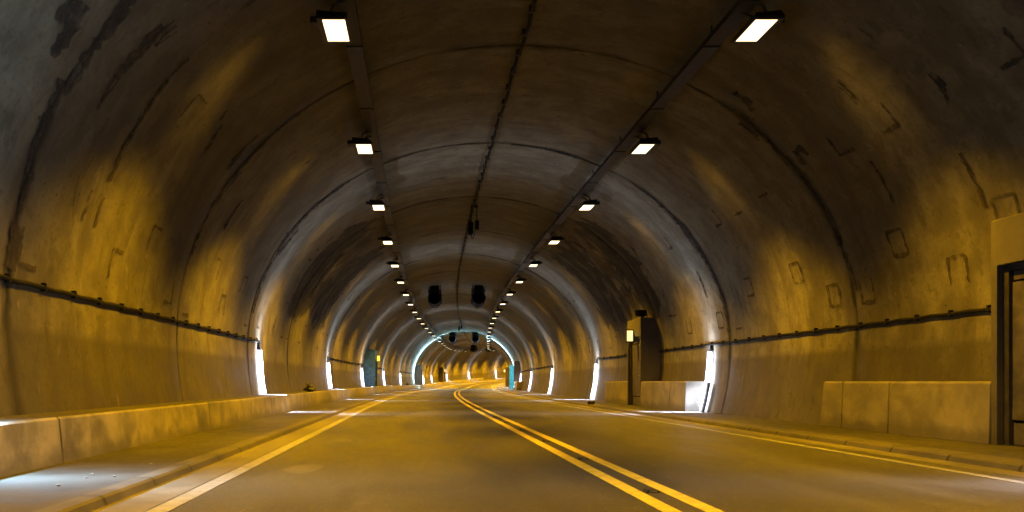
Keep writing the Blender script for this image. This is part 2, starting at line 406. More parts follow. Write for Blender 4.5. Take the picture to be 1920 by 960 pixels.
# ------------------------------------------------------------------ vault
def build_vault():
    bm = bmesh.new(); uvl = (bm.loops.layers.uv.get('UVMap') or bm.loops.layers.uv.new('UVMap'))
    extra = []
    j = JOINT0 - 5 * JSTEP
    joints = []
    while j < T1:
        joints.append(j); extra += [j - 0.03, j - 0.012, j + 0.012, j + 0.03]; j += JSTEP
    n = int((T1 - T0) / 0.5)
    ts = sorted(set([round(T0 + 0.5 * i, 3) for i in range(n + 1)] + [round(e, 3) for e in extra if T0 < e < T1]))
    rnd = random.Random(3)
    off = {}
    rows = []
    for t in ts:
        k = math.floor((t - JOINT0) / JSTEP)
        if k not in off: off[k] = rnd.uniform(-0.004, 0.004)
        dj = min(abs(t - q) for q in joints)
        ins = off[k] if dj > 0.02 else off[k] + 0.012      # groove at the joint
        row = []
        for (u, h, s) in PROF:
            uu = u * (1 + ins / 6.5); hh = h + (ins if h > HC else 0) * 0.8
            row.append(bm.verts.new(P(t, UC + uu, hh)))
        rows.append(row)
    for i in range(len(ts) - 1):
        for q in range(len(PROF) - 1):
            f = bm.faces.new((rows[i][q], rows[i][q + 1], rows[i + 1][q + 1], rows[i + 1][q])); f.smooth = True
            for lp, w in zip(f.loops, ((PROF[q][2], ts[i]), (PROF[q + 1][2], ts[i]), (PROF[q + 1][2], ts[i + 1]), (PROF[q][2], ts[i + 1]))): lp[uvl].uv = w
    # outer shell so the lining has thickness
    oprof = [(UC + u * 1.09, h + 0.5 * max(0, (h - HC) / B_)) for u, h, s in PROF[::4]]
    ots = [T0 + (T1 - T0) * i / 80 for i in range(81)]
    orow = [[bm.verts.new(P(t, u, h)) for u, h in oprof] for t in ots]
    for i in range(80):
        for q in range(len(oprof) - 1):
            bm.faces.new((orow[i][q + 1], orow[i][q], orow[i + 1][q], orow[i + 1][q + 1]))
    # ragged stains: the outlines left by the shutter windows, smears beside the joints
    rr = random.Random(11)
    def quadpatch(t0, s0, dt0, ds, w):     # ragged stroke from (t0,s0) along (dt0,ds)
        L = math.hypot(dt0, ds); m = max(2, int(L / 0.07))
        nt, ns = -ds / L, dt0 / L
        prev = None
        for i in range(m + 1):
            f = i / m
            ww = w * (0.35 + 0.9 * rr.random())
            ct = t0 + dt0 * f + rr.uniform(-.012, .012); cs = s0 + ds * f
            pr = []
            for sg in (-1, 1):
                tt = ct + nt * ww * sg / 2; ss = cs + ns * ww * sg / 2
                u, h = at_s(ss, -0.012 if False else 0.0)
                # 1.6 cm inside the lining
                cu, ch = UC, 2.2
                d = Vector((cu - u, ch - h)).normalized() * 0.022
                pr.append((bm.verts.new(P(tt, u + d.x, h + d.y)), (ss, tt)))
            if prev:
                q4 = (prev[0], prev[1], pr[1], pr[0])
                f_ = bm.faces.new([v for v, _ in q4]); f_.material_index = 1
                for lp, (_, w_) in zip(f_.loops, q4): lp[uvl].uv = w_
            prev = pr
    def outline(t, s, sides, a=0.18, b=0.22):
        if 'L' in sides: quadpatch(t - a, s - b, 0.0, 2 * b, 0.055)
        if 'R' in sides: quadpatch(t + a, s - b, 0.0, 2 * b, 0.055)
        if 'T' in sides: quadpatch(t - a, s - b if s > 0 else s + b, 2 * a, 0.001, 0.06)
        if 'B' in sides: quadpatch(t - a, s + b if s > 0 else s - b, 2 * a, 0.001, 0.08)
    known = [(11.91, 8.07, 'LRTB'), (10.78, 8.75, 'LRT'), (9.69, 8.07, 'LRTB'), (15.11, 8.09, 'LRTB'), (14.01, 8.74, 'LRTB'), (12.99, 8.78, 'LRB'),
             (17.33, 8.1, 'LTB'), (19.32, 8.77, 'LRTB'), (18.28, 8.87, 'B'), (10.86, 6.06, 'LB'), (11.96, 6.06, 'RB'), (16.12, 6.12, 'B'), (14.84, 6.02, 'B'),
             (21.58, 8.77, 'LRB'), (22.58, 8.11, 'LB'), (10.59, -6.03, 'LT'), (9.46, -8.1, 'LR'), (8.23, -8.9, 'LB'), (11.62, -8.09, 'LT'),
             (12.77, -8.81, 'RB'), (13.79, -8.94, 'B'), (15.09, -8.01, 'RT'), (16.13, -8.7, 'LRT'), (18.51, -8.77, 'LB'), (17.43, -8.04, 'LRT'),
             (10.5, -8.72, 'LT'), (19.9, -8.72, 'LB'), (20.5, 6.1, 'LB'), (17.2, 6.15, 'LB'), (7.5, 8.1, 'LRB'), (8.6, 6.05, 'LB')]
    for t, s, sd in known: outline(t, s, sd)
    for row_s in (6.08, 8.08, 8.77, -6.05, -8.07, -8.78):
        t = 22.5 + rr.random()
        while t < 70:
            if rr.random() < 0.75: outline(t, row_s, rr.choice(['LB', 'RB', 'LRB', 'B', 'LT', 'LRTB']))
            t += 1.08 * rr.choice([1, 2, 2])
        t = -6.0
        while t < 7:
            if rr.random() < 0.6: outline(t, row_s, rr.choice(['LB', 'RB', 'LRB', 'B', 'LT', 'LRTB']))
            t += 2.16
    smears = [(7.34, -6.6, .5, .7), (7.2, -6.2, .35, .5), (8.53, -6.0, .4, 1.1), (8.6, -6.6, .12, .8), (9.52, -6.06, .22, .65), (8.78, -5.67, .14, .45), (11.7, -6.11, .25, .55),
              (14.49, -6.7, .22, .8), (11.48, -5.68, .14, .3), (8.94, -7.72, .07, .7), (9.59, -7.0, .2, 1.2), (21.83, -8.75, .16, .6), (12.77, 4.39, .35, .55),
              (19.03, 6.74, .35, 1.2), (18.79, 6.08, .4, .6), (19.83, 7.78, .25, .9), (9.68, 6.11, .25, .5), (13.01, 6.03, .35, .5), (9.97, 7.46, .2, .9),
              (26.57, 4.8, .3, .9), (26.66, 5.97, .5, 1.0), (25.61, -6.43, .6, 1.2), (24.3, -7.52, .3, 1.3), (25.91, -5.3, .5, .8), (18.98, 2.13, .25, .7),
              (15.85, -4.71, .1, .3), (19.24, -6.33, .35, .9), (11.61, 7.02, .2, .8), (26.01, 7.07, .35, 1.2), (11.0, 5.5, .12, .5), (13.6, 5.0, .2, .5), (12.9, -5.7, .35, .9)]
    for t, s, w, L in smears:
        w *= 0.75
        for k in range(2):
            quadpatch(t + rr.uniform(-.5, .5) * w, s - L / 2 + rr.uniform(-.2, .2) * L, rr.uniform(-.12, .12), L * rr.uniform(.5, 1.0), w * rr.uniform(.3, .75))
    for tj, lo, hi, w in ((7.9, -9.2, -4.6, .30), (13.4, -8.0, -4.8, .12), (18.9, -8.6, -4.6, .26), (18.9, 4.6, 8.6, .26), (13.35, 4.4, 8.4, .14), (24.4, 4.2, 8.0, .3), (24.4, -8.2, -4.4, .3), (29.9, -7.5, -4.5, .25), (18.9, 0.6, 2.6, .14)):
        q = lo
        while q < hi:
            L = rr.uniform(.3, .9)
            quadpatch(tj + rr.uniform(-.1, .25) * w * 2, q, rr.uniform(-.1, .1), L, w * rr.uniform(.35, 1.0)); q += L * 0.7
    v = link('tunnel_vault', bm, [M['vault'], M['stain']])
    return tag(v, 'arched concrete tunnel lining with dark ring joints and stained outlines all along its walls', 'tunnel vault')
build_vault()

# ------------------------------------------------------------------ ledge (left) and plinths (right)
bm = bmesh.new()
ex = []
sweep(bm, [(-4.95, 0.05), (-4.95, 0.565), (-3.93, 0.565), (-3.905, 0.54), (-3.86, 0.05)], T0, 150.0, 1.0)
tag(link('concrete_ledge', bm, M['ledge']), 'long knee-high concrete ledge running along the foot of the left tunnel wall', 'ledge')

def plinth(t0, t1, label, slope=0.0, front=7.75, splits=()):
    bm = bmesh.new()
    L = t1 - t0
    cuts = [0.0] + list(splits) + [L]
    for a, b in zip(cuts, cuts[1:]):
        a2 = a + (0.012 if a > 0 else 0); b2 = b - (0.012 if b < L else 0)
        prism(bm, [(0, 0), (0.03, 0.86), (0.06, 0.89), (0.95, 0.89), (0.95, 0)], a2, b2, 0.014)
    if slope:
        for v in bm.verts:
            if v.co.y > L - 0.05: v.co.y += slope * (0.9 - v.co.z) * 0.6
    o = link('concrete_plinth', bm, M['plinth'])
    place(o, t0, front, 0.06)
    return tag(o, label, 'plinth', 'waist-high plinths along the right wall')
plinth(9.73, 13.75, 'waist-high concrete plinth beside the nearest cabinet at the right edge of the photo', 0.15, front=7.97, splits=(2.1, 3.4))
plinth(20.3, 24.46, 'waist-high concrete plinth between the large white strip light and the right cabinet with lit sign', splits=(1.3, 2.9))
plinth(26.16, 29.5, 'waist-high concrete plinth on the far side of the right cabinet with lit sign')
plinth(71.0, 75.6, 'low concrete plinth in front of the distant dark cabinet beside the blue panel')

# ------------------------------------------------------------------ cabinets
def cabinet(t0, label, side=1, front=7.75, base=0.06, wid=1.6, mat='booth', with_sign=True, signmat='sign', door=True, near=False):
    """local x points from the road to the wall, y along the tunnel"""
    H = 3.14
    depth = []
    yaw = 0.0 if side > 0 else PI
    # for the left side the thing is turned by 180 degrees, so it starts at its far end
    o = thing('wall_cabinet', t0 if side > 0 else t0 + wid, front, base, label, 'wall cabinet', 'concrete cabinets along the tunnel walls', yaw)
    fr = abs(front - UC)
    wl = lambda h: wall_u(h + base) - fr + 0.10
    out = [(0, 0), (0, H - 0.02), (0.02, H)]
    out += [(wl(H) if wl(H) > 0.1 else 0.1, H)] + [(wl(h), h) for h in (2.4, 1.6, 0.8, 0.0)]
    y_in0, y_in1 = 0.10, wid - 0.10
    dh = 2.5
    bm = bmesh.new()
    prism(bm, out, 0, y_in0, 0.006)
    prism(bm, out, y_in1, wid, 0.006)
    lint = [(0, dh), (0, H - 0.02), (0.02, H - 0.002)] + [(max(0.1, wl(H)), H - 0.002), (wl(dh), dh)]
    prism(bm, lint, y_in0 + 0.0, y_in1 - 0.0, 0.0)
    link('enclosure', bm, M[mat], o)
    bm = bmesh.new()
    f = 0.09
    box(bm, 0.09, 0.19, y_in0 + .001, y_in0 + f, 0, dh - .002); box(bm, 0.09, 0.19, y_in1 - f, y_in1 - .001, 0, dh - .002)
    box(bm, 0.09, 0.19, y_in0 + f, y_in1 - f, dh - f, dh - .002)
    link('door_frame', bm, M['frame'], o)
    bm = bmesh.new()
    box(bm, 0.135, 0.175, y_in0 + f, y_in1 - f, 0.36, dh - f - 0.16, 0.004)
    box(bm, 0.14, 0.17, y_in0 + f + .02, y_in1 - f - .02, 0.02, 0.32, 0.004)
    box(bm, 0.14, 0.17, y_in0 + f + .02, y_in1 - f - .02, dh - f - 0.13, dh - f - .01, 0.004)
    d = link('door', bm, M['door'], o)
    bm = bmesh.new(); box(bm, 0.105, 0.135, y_in0 + f + 0.12, y_in0 + f + 0.16, 1.0, 1.14, 0.006); box(bm, 0.085, 0.105, y_in0 + f + 0.12, y_in0 + f + 0.26, 1.08, 1.11, 0.005)
    link('handle', bm, M['steel'], d)
    if with_sign:
        yc = wid / 2
        bm = bmesh.new()
        z0, z1 = 2.30, 2.78; x0, x1 = -0.30, -0.02; hw = 0.07
        box(bm, x0, x1, yc - hw, yc + hw, z0, z1, 0.012)
        box(bm, x1, 0.0, yc - 0.03, yc + 0.03, z0 + 0.1, z1 - 0.1)
        sgn = link('sign_box', bm, M['frame'], o)
        bm = bmesh.new()
        for s in (-1, 1):
            y = yc + s * hw
            box(bm, x0 + 0.035, x1 - 0.035, min(y, y + s * .006), max(y, y + s * .006), z0 + 0.05, z1 - 0.05)
        link('lit_face', bm, M[signmat], sgn)
    return o
cabinet(8.12, 'nearest concrete cabinet with a dark door, cut by the right edge of the photo', with_sign=False, front=8.0)
cabinet(24.5, 'concrete cabinet with a dark door and glowing sign on the right wall between two plinths')
cabinet(76.0, 'distant dark cabinet on the right wall just in front of the blue panel', with_sign=False, mat='door')
cabinet(91.0, 'distant bright blue cabinet on the right wall beside the foot of the cyan arch', with_sign=False, mat='blue')
cabinet(112.0, 'far dark cabinet with a small lit sign on the right, past the cyan arch', mat='door')
cabinet(49.0, 'slate-blue cabinet with a small yellow sign above the left ledge', side=-1, front=-3.88, mat='slate', signmat='signy')
cabinet(91.5, 'distant grey cabinet on the left ledge just past the cyan arch', side=-1, front=-3.88, with_sign=False, mat='door')
cabinet(124.0, 'farthest dark cabinet with a lit sign on the left side before the bend', side=-1, front=-3.88, mat='door')

# ------------------------------------------------------------------ light emission shapes
def fan_light(name, col, watts, sig, wide=0.27, lines=0.55, radius=0.05):
    """a lamp whose beam is a thin fan square to the tunnel (narrow along local y)"""
    L = bpy.data.lights.new(name, 'POINT'); L.energy = watts; L.color = col; L.shadow_soft_size = radius
    L.use_nodes = True
    nt = L.node_tree; em = nt.nodes['Emission']
    tc = nt.nodes.new('ShaderNodeTexCoord'); sp = nt.nodes.new('ShaderNodeSeparateXYZ'); nt.links.new(tc.outputs['Normal'], sp.inputs[0])
    def mth(op, a, b=None):
        n = nt.nodes.new('ShaderNodeMath'); n.operation = op
        for i, v in enumerate((a, b)):
            if v is None: continue
            if isinstance(v, (int, float)): n.inputs[i].default_value = v
            else: nt.links.new(v, n.inputs[i])
        return n.outputs[0]
    y2 = mth('MULTIPLY', sp.outputs[1], sp.outputs[1])
    g = mth('EXPONENT', mth('MULTIPLY', y2, -1.0 / (sig * sig)))
    g2 = mth('MULTIPLY', mth('EXPONENT', mth('MULTIPLY', y2, -1.0 / wide ** 2)), 0.52)
    up = mth('MAXIMUM', mth('SUBTRACT', 1.0, mth('MULTIPLY', sp.outputs[2], 0.62 if lines else 0.0)), 0.05)
    # the thin bright line is thrown only steeply down, on to the ground at the foot of the lamp
    dn = mth('MINIMUM', mth('MAXIMUM', mth('MULTIPLY', mth('SUBTRACT', mth('MULTIPLY', sp.outputs[2], -1.0), 0.5), 3.5), 0.0), 1.0)
    nt.links.new(mth('MULTIPLY', up, mth('ADD', mth('MULTIPLY', mth('MULTIPLY', g, dn), lines), mth('ADD', g2, 0.003))), em.inputs['Strength'])
    return L
STRIP_COL = (0.64, 0.73, 1.0)
L_strip = fan_light('strip_fan', STRIP_COL, 2900, 0.10)
L_near = fan_light('strip_fan_near', (0.42, 0.70, 1.0), 1600, 0.16, 0.36, 0.15)
L_deep = fan_light('strip_fan_deep', STRIP_COL, 4200, 0.10, 0.25)
L_dim = fan_light('strip_fan_dim', STRIP_COL, 2500, 0.10, 0.20, 0.0)
L_cyan = fan_light('cyan_fan', (0.34, 0.72, 1.0), 3400, 0.40, 0.5, 0.0)
L_cyan_line = fan_light('cyan_line', (0.45, 0.80, 1.0), 45000, 0.035, 0.004, 1.0)
L_cyan_dim = fan_light('cyan_fan_dim', (0.30, 0.72, 1.0), 900, 0.40, 0.6, 0.0)

def spot(name, col, watts, deg, blend, radius=0.12):
    L = bpy.data.lights.new(name, 'SPOT'); L.energy = watts; L.color = col
    L.spot_size = math.radians(deg); L.spot_blend = blend; L.shadow_soft_size = radius
    return L
AMBER = (1.0, 0.495, 0.002)
L_flood = spot('flood_beam', AMBER, 7200, 95, 0.58)
L_flood.use_nodes = True
def shape_flood(nt):
    em = nt.nodes['Emission']
    tc = nt.nodes.new('ShaderNodeTexCoord'); sp = nt.nodes.new('ShaderNodeSeparateXYZ'); nt.links.new(tc.outputs['Normal'], sp.inputs[0])
    def mth(op, a, b):
        n = nt.nodes.new('ShaderNodeMath'); n.operation = op
        for i, v in enumerate((a, b)):
            if isinstance(v, (int, float)): n.inputs[i].default_value = v
            else: nt.links.new(v, n.inputs[i])
        return n.outputs[0]
    g = mth('EXPONENT', mth('MULTIPLY', mth('MULTIPLY', sp.outputs[FLOOD_AXIS], sp.outputs[FLOOD_AXIS]), -1.0 / 0.34 ** 2), 0)
    nt.links.new(mth('ADD', mth('MULTIPLY', g, 0.56), 0.44), em.inputs['Strength'])
FLOOD_AXIS = 1
shape_flood(L_flood.node_tree)
L_spill = spot('spill_beam', (1.0, 0.52, 0.06), 190, 40, 1.0, 0.30)
L_right = L_flood.copy(); L_right.energy = L_flood.energy * 0.72
L_behind = L_flood.copy(); L_behind.energy = L_flood.energy * 0.8
L_far = L_flood.copy(); L_far.energy = L_flood.energy * 2.3

def lamp_obj(name, data, parent, loc, direction):
    o = bpy.data.objects.new(name, data); COL.objects.link(o); o.parent = parent
    o.location = loc
    z = -Vector(direction).normalized(); y = Vector((0, 1, 0)); y = (y - z * y.dot(z)).normalized(); x = y.cross(z)
    o.rotation_euler = Matrix((x, y, z)).transposed().to_euler()
    return o

# ------------------------------------------------------------------ wall strip lights
NUM = ['nearest', 'second', 'third', 'fourth', 'fifth', 'sixth', 'seventh', 'eighth', 'ninth', 'tenth', 'eleventh', 'twelfth', 'thirteenth', 'fourteenth', 'fifteenth', 'sixteenth', 'seventeenth', 'eighteenth', 'nineteenth', 'twentieth']
def make_strip(side, h0, h1):
    """local origin at the wall foot; local x points into the tunnel for the left side (side=-1)"""
    o = bpy.data.objects.new('strip_light', None); COL.objects.link(o)
    base = wall_u(h0)
    def ribbon(z0, z1, d0, d1, w, n=10):
        bm = bmesh.new(); rows = []
        for i in range(n + 1):
            h = z0 + (z1 - z0) * i / n
            x = (base - wall_u(h))          # inward shift relative to the foot
            r = []
            for dx, dy in ((d0, -w / 2), (d1, -w / 2 * .8), (d1, w / 2 * .8), (d0, w / 2)):
                r.append(bm.verts.new((x + dx, dy, h - h0)))
            rows.append(r)
        for a, b in zip(rows, rows[1:]):
            for k in range(4): bm.faces.new((a[k], a[(k + 1) % 4], b[(k + 1) % 4], b[k]))
        bm.faces.new(rows[0][::-1]); bm.faces.new(rows[-1])
        bmesh.ops.recalc_face_normals(bm, faces=bm.faces)
        return bm
    parts = [('backplate', ribbon(h0 + .02, h1, 0.003, 0.05, 0.24), 'steel'),
             ('diffuser', ribbon(h0 + .05, h1 - .03, 0.052, 0.12, 0.17), 'tube'),
             ('end_cap', ribbon(h1, h1 + .07, 0.003, 0.10, 0.20, 2), 'dark')]
    for n, bm, m in parts:
        p = link(n, bm, M[m], o)
        if side > 0:
            for v in p.data.vertices: v.co.x *= -1
            p.data.flip_normals()
    l = bpy.data.objects.new('strip_beam', L_strip); COL.objects.link(l); l.parent = o
    l.location = (0.42 * -side, 0, (h1 - h0) * 0.62)
    return o
def strip_series(side):
    h0, h1 = (0.57, 1.87) if side < 0 else (0.07, 1.83)
    proto = make_strip(side, h0, h1)
    k = -2; first = True; vis = 0
    while True:
        t = 6.3 + 13.75 * k
        if t > 190: break
        if abs(t - 88.8) > 1:
            o = proto if first else dup(proto)
            first = False
            place(o, t, UC + side * (wall_u(h0)), h0)
            wall = 'left' if side < 0 else 'right'
            for c in o.children:
                if c.type == 'LIGHT': c.data = (L_near if side < 0 else L_dim) if k == 0 else (L_deep if k >= 2 else L_strip)
            if k <= 0: lab = 'white strip light on the %s wall %s' % (wall, 'beside the camera' if k == 0 else ('just behind the camera' if k == -1 else 'well behind the camera'))
            elif k < 6: lab = '%s bright white vertical strip light visible along the %s tunnel wall' % (['largest', 'second', 'third', 'fourth', 'fifth'][k - 1], wall)
            else: lab = '%s small white strip light on the %s wall past the cyan arch' % (['', 'first', 'second', 'third', 'fourth', 'fifth', 'sixth', 'seventh', 'eighth'][k - 6], wall)
            tag(o, lab, 'strip light', 'vertical strip lights along the walls')
        k += 1
strip_series(-1); strip_series(1)

# ------------------------------------------------------------------ cyan arch light
def cyan_arch(t):
    o = thing('arch_light', t, UC, 0.0, 'glowing cyan light arch spanning the whole tunnel in the distance', 'arch light')
    def band(s0, s1, d0, d1, w):
        bm = bmesh.new(); rows = []
        n = 60
        for i in range(n + 1):
            s = s0 + (s1 - s0) * i / n
            u, h = at_s(s); u -= UC
            d = Vector((-u, 1.6 - h)).normalized()
            rows.append([bm.verts.new((u + d.x * q, y, h + d.y * q)) for q, y in ((d0, -w / 2), (d1, -w / 2), (d1, w / 2), (d0, w / 2))])
        for a, b in zip(rows, rows[1:]):
            for k in range(4): bm.faces.new((a[k], a[(k + 1) % 4], b[(k + 1) % 4], b[k]))
        bm.faces.new(rows[0][::-1]); bm.faces.new(rows[-1])
        bmesh.ops.recalc_face_normals(bm, faces=bm.faces)
        return bm
    link('channel', band(-11.2, 11.3, 0.004, 0.06, 0.30), M['steel'], o)
    for a, b in ((-10.6, -3.3), (3.3, 11.2)):
        link('light_band', band(a, b, 0.062, 0.12, 0.22), M['cyan'], o)
    for q in (-8.6, -5.8, -3.0, 0.0, 3.0, 5.8, 8.6):
        u, h = at_s(q, 1.1)
        l = bpy.data.objects.new('arch_beam', L_cyan if abs(q) > 4 else L_cyan_dim); COL.objects.link(l); l.parent = o
        l.location = (u - UC, 0, h)
    for q in (-3.6, 3.6):
        u, h = at_s(q, 0.9)
        l = bpy.data.objects.new('floor_beam', L_cyan_line); COL.objects.link(l); l.parent = o
        l.location = (u - UC, 0, h)
cyan_arch(88.8)

# ------------------------------------------------------------------ floodlights on the trays
LAMP_H, LAMP_U = 6.15, 3.12
def make_flood(side):
    o = bpy.data.objects.new('tunnel_floodlight', None); COL.objects.link(o)
    sx = side      # outward = +sx
    bm = bmesh.new()
    # tapered hood leaning outward
    lo = [(-0.20, -0.37), (0.24, -0.37), (0.24, 0.37), (-0.20, 0.37)]
    hi = [(-0.10, -0.22), (0.26, -0.22), (0.26, 0.22), (-0.10, 0.22)]
    rings = []
    for z, f in ((0.0, 0.0), (0.05, 0.05), (0.14, 0.75), (0.17, 1.0)):
        rings.append([bm.verts.new(((a[0] + (b[0] - a[0]) * f) * sx, a[1] + (b[1] - a[1]) * f, z + (0.03 * (1 if i in (1, 2) else 0)) * f)) for i, (a, b) in enumerate(zip(lo, hi))])
    for a, b in zip(rings, rings[1:]):
        for k in range(4): bm.faces.new((a[k], a[(k + 1) % 4], b[(k + 1) % 4], b[k]))
    bm.faces.new(rings[-1])
    # rim round the lens opening
    il = [bm.verts.new((x * sx, y, 0.0)) for x, y in ((-0.165, -0.33), (0.165, -0.33), (0.165, 0.33), (-0.165, 0.33))]
    iu = [bm.verts.new((v.co.x, v.co.y, 0.045)) for v in il]
    for k in range(4):
        bm.faces.new((rings[0][k], il[k], il[(k + 1) % 4], rings[0][(k + 1) % 4]))
        bm.faces.new((il[k], iu[k], iu[(k + 1) % 4], il[(k + 1) % 4]))
    bmesh.ops.recalc_face_normals(bm, faces=bm.faces)
    link('housing', bm, M['dark'], o)
    bm = bmesh.new(); box(bm, -0.163, 0.163, -0.328, 0.328, 0.012, 0.03)
    link('lens', bm, M['lens'], o)
    bm = bmesh.new()
    box(bm, min(0.245 * sx, 0.38 * sx), max(0.245 * sx, 0.38 * sx), -0.10, 0.10, 0.08, 0.18, 0.02)      # on the outer side
    link('ballast_box', bm, M['dark'], o)
    for y in (-0.16, 0.16):
        bm = bmesh.new(); tube(bm, [(0.08 * sx, y, 0.16), (0.02 * sx, y, 0.30), (-0.16 * sx, y, 0.36)], 0.022, 6)
        link('arm', bm, M['dark'], o)
    lamp_obj('flood_beam', L_flood, o, (0.0, 0, -0.02), (0.20 * sx, 0.0, -1.0))
    lamp_obj('spill_beam', L_spill, o, (0.30 * sx, 0.05, -0.06), (0.97 * sx, 0.25, -0.42))
    return o
def flood_series(side):
    proto = make_flood(side)
    row = 'left' if side < 0 else 'right'
    n = -3; first = True
    while True:
        t = 10.3 + 5.25 * n
        if t > 175: break
        o = proto if first else dup(proto)
        first = False
        place(o, t, UC + side * LAMP_U, LAMP_H)
        for c in o.children:
            if c.type == 'LIGHT' and c.data.spot_size > 1.2: c.data = L_far if t > 95 else (L_behind if n < 0 and t > 0 else (L_right if side > 0 and t < 40 else L_flood))
        if n < 0: lab, gr = 'dark floodlight behind the camera in the %s ceiling row' % row, 'floodlights in the %s ceiling row' % row
        elif n < 20: lab, gr = '%s glowing floodlight from the camera in the %s ceiling row' % (NUM[n], row), 'floodlights in the %s ceiling row' % row
        else: lab, gr = 'tiny far floodlight where the %s ceiling row bends away' % row, 'far floodlights at the bend of the %s row' % row
        tag(o, lab, 'floodlight', gr)
        n += 1
flood_series(-1); flood_series(1)

# cable trays carrying the lamps
def tray(side):
    row = 'left' if side < 0 else 'right'
    u = UC + side * 2.96
    o = thing('cable_tray', 0.0, u, 0.0, 'dark metal cable tray carrying the %s row of ceiling floodlights' % row, 'cable tray', 'ceiling cable trays')
    inv = o.matrix_basis.inverted()
    def local(bm):
        for v in bm.verts: v.co = inv @ v.co
        return bm
    bm = bmesh.new()
    w = 0.13; z = 6.50
    sweep(bm, [(u - w, z), (u + w, z), (u + w, z + 0.09), (u + w - 0.008, z + 0.09), (u + w - 0.008, z + 0.012), (u - w + 0.008, z + 0.012), (u - w + 0.008, z + 0.09), (u - w, z + 0.09)], T0, 180, 1.0)
    link('channel', local(bm), M['tray'], o)
    bm = bmesh.new()
    for i, (du, r) in enumerate(((-0.07, 0.025), (0.0, 0.03), (0.07, 0.022))):
        pts = []
        t = T0
        while t < 180:
            pts.append(P(t, u + du + 0.012 * math.sin(t * 1.3 + i), z + 0.012 + r)); t += 1.0
        tube(bm, pts, r, 6)
    link('cable', local(bm), M['cable'], o)
    bm = bmesh.new()
    top = HC + B_ * math.sqrt(1 - (2.96 / A_) ** 2)
    box(bm, -0.012, 0.012, -0.012, 0.012, z + 0.09, top + 0.03); box(bm, -0.14, 0.14, -0.02, 0.02, z - 0.022, z - 0.002)
    h0 = link('hanger', bm, M['dark'], o)
    t = 1.0; first = True
    while t < 120:
        c = h0 if first else h0.copy()
        if not first: COL.objects.link(c); c.parent = o
        first = False
        c.location = inv @ P(t, u, 0.0); c.rotation_euler = (0, 0, -axis(t)[2])
        t += 2.625
tray(-1); tray(1)

# ------------------------------------------------------------------ crown cable
def crown_cable():
    u = UC + 0.06; zc = HC + B_
    o = thing('crown_cable', 0.0, u, 0.0, 'black cable clipped in shallow loops along the crown of the vault', 'cable')
    inv = o.matrix_basis.inverted()
    bm = bmesh.new(); pts = []; t = T0
    while t < 170:
        f = (t / 0.8) % 1.0
        pts.append(inv @ P(t, u + 0.02 * math.sin(t * 2.1), zc - 0.075 - 0.045 * math.sin(PI * f))); t += 0.2 if t < 45 else 0.8
    tube(bm, pts, 0.036, 6)
    link('cable_run', bm, M['cable'], o)
    bm = bmesh.new(); box(bm, -0.05, 0.05, -0.03, 0.03, zc - 0.115, zc + 0.03, 0.006)
    c0 = link('clip', bm, M['dark'], o)
    for i in range(75):
        c = c0 if i == 0 else c0.copy()
        if i: COL.objects.link(c); c.parent = o
        c.location = inv @ P(i * 0.8, u, 0.0); c.rotation_euler = (0, 0, -axis(i * 0.8)[2])
crown_cable()

def crown_sensor(t, label):
    o = thing('ceiling_sensor', t, UC + 0.06, 7.34, label, 'sensor', 'sensors hanging from the crown cable')
    bm = bmesh.new()
    box(bm, -0.10, 0.16, -0.05, 0.05, -0.03, 0.08, 0.01)
    link('bracket', bm, M['dark'], o)
    for x in (-0.07, 0.12):
        bm = bmesh.new(); tube(bm, [(x, 0, -0.02), (x * 1.05, 0, -0.62)], 0.02, 6)
        link('rod', bm, M['dark'], o)
    bm = bmesh.new(); box(bm, -0.20, -0.01, -0.16, 0.12, -0.98, -0.56, 0.02); box(bm, -0.15, -0.06, -0.13, 0.09, -1.02, -0.975, 0.01)
    link('sensor_box', bm, M['cable'], o)
    bm = bmesh.new(); box(bm, 0.05, 0.20, -0.14, 0.10, -0.82, -0.50, 0.02)
    link('sensor_box', bm, M['cable'], o)
    bm = bmesh.new(); pts = [(-0.1 + 0.16 * f, 0.02, -0.97 - 0.22 * math.sin(PI * f) + 0.12 * f) for f in [i / 10 for i in range(11)]]
    tube(bm, pts, 0.014, 6); link('cable_loop', bm, M['cable'], o)
crown_sensor(25.5, 'pair of dark boxes hanging on a bracket from the ceiling cable above the near road')
crown_sensor(73.5, 'small distant dark box hanging from the ceiling cable above the first fans')

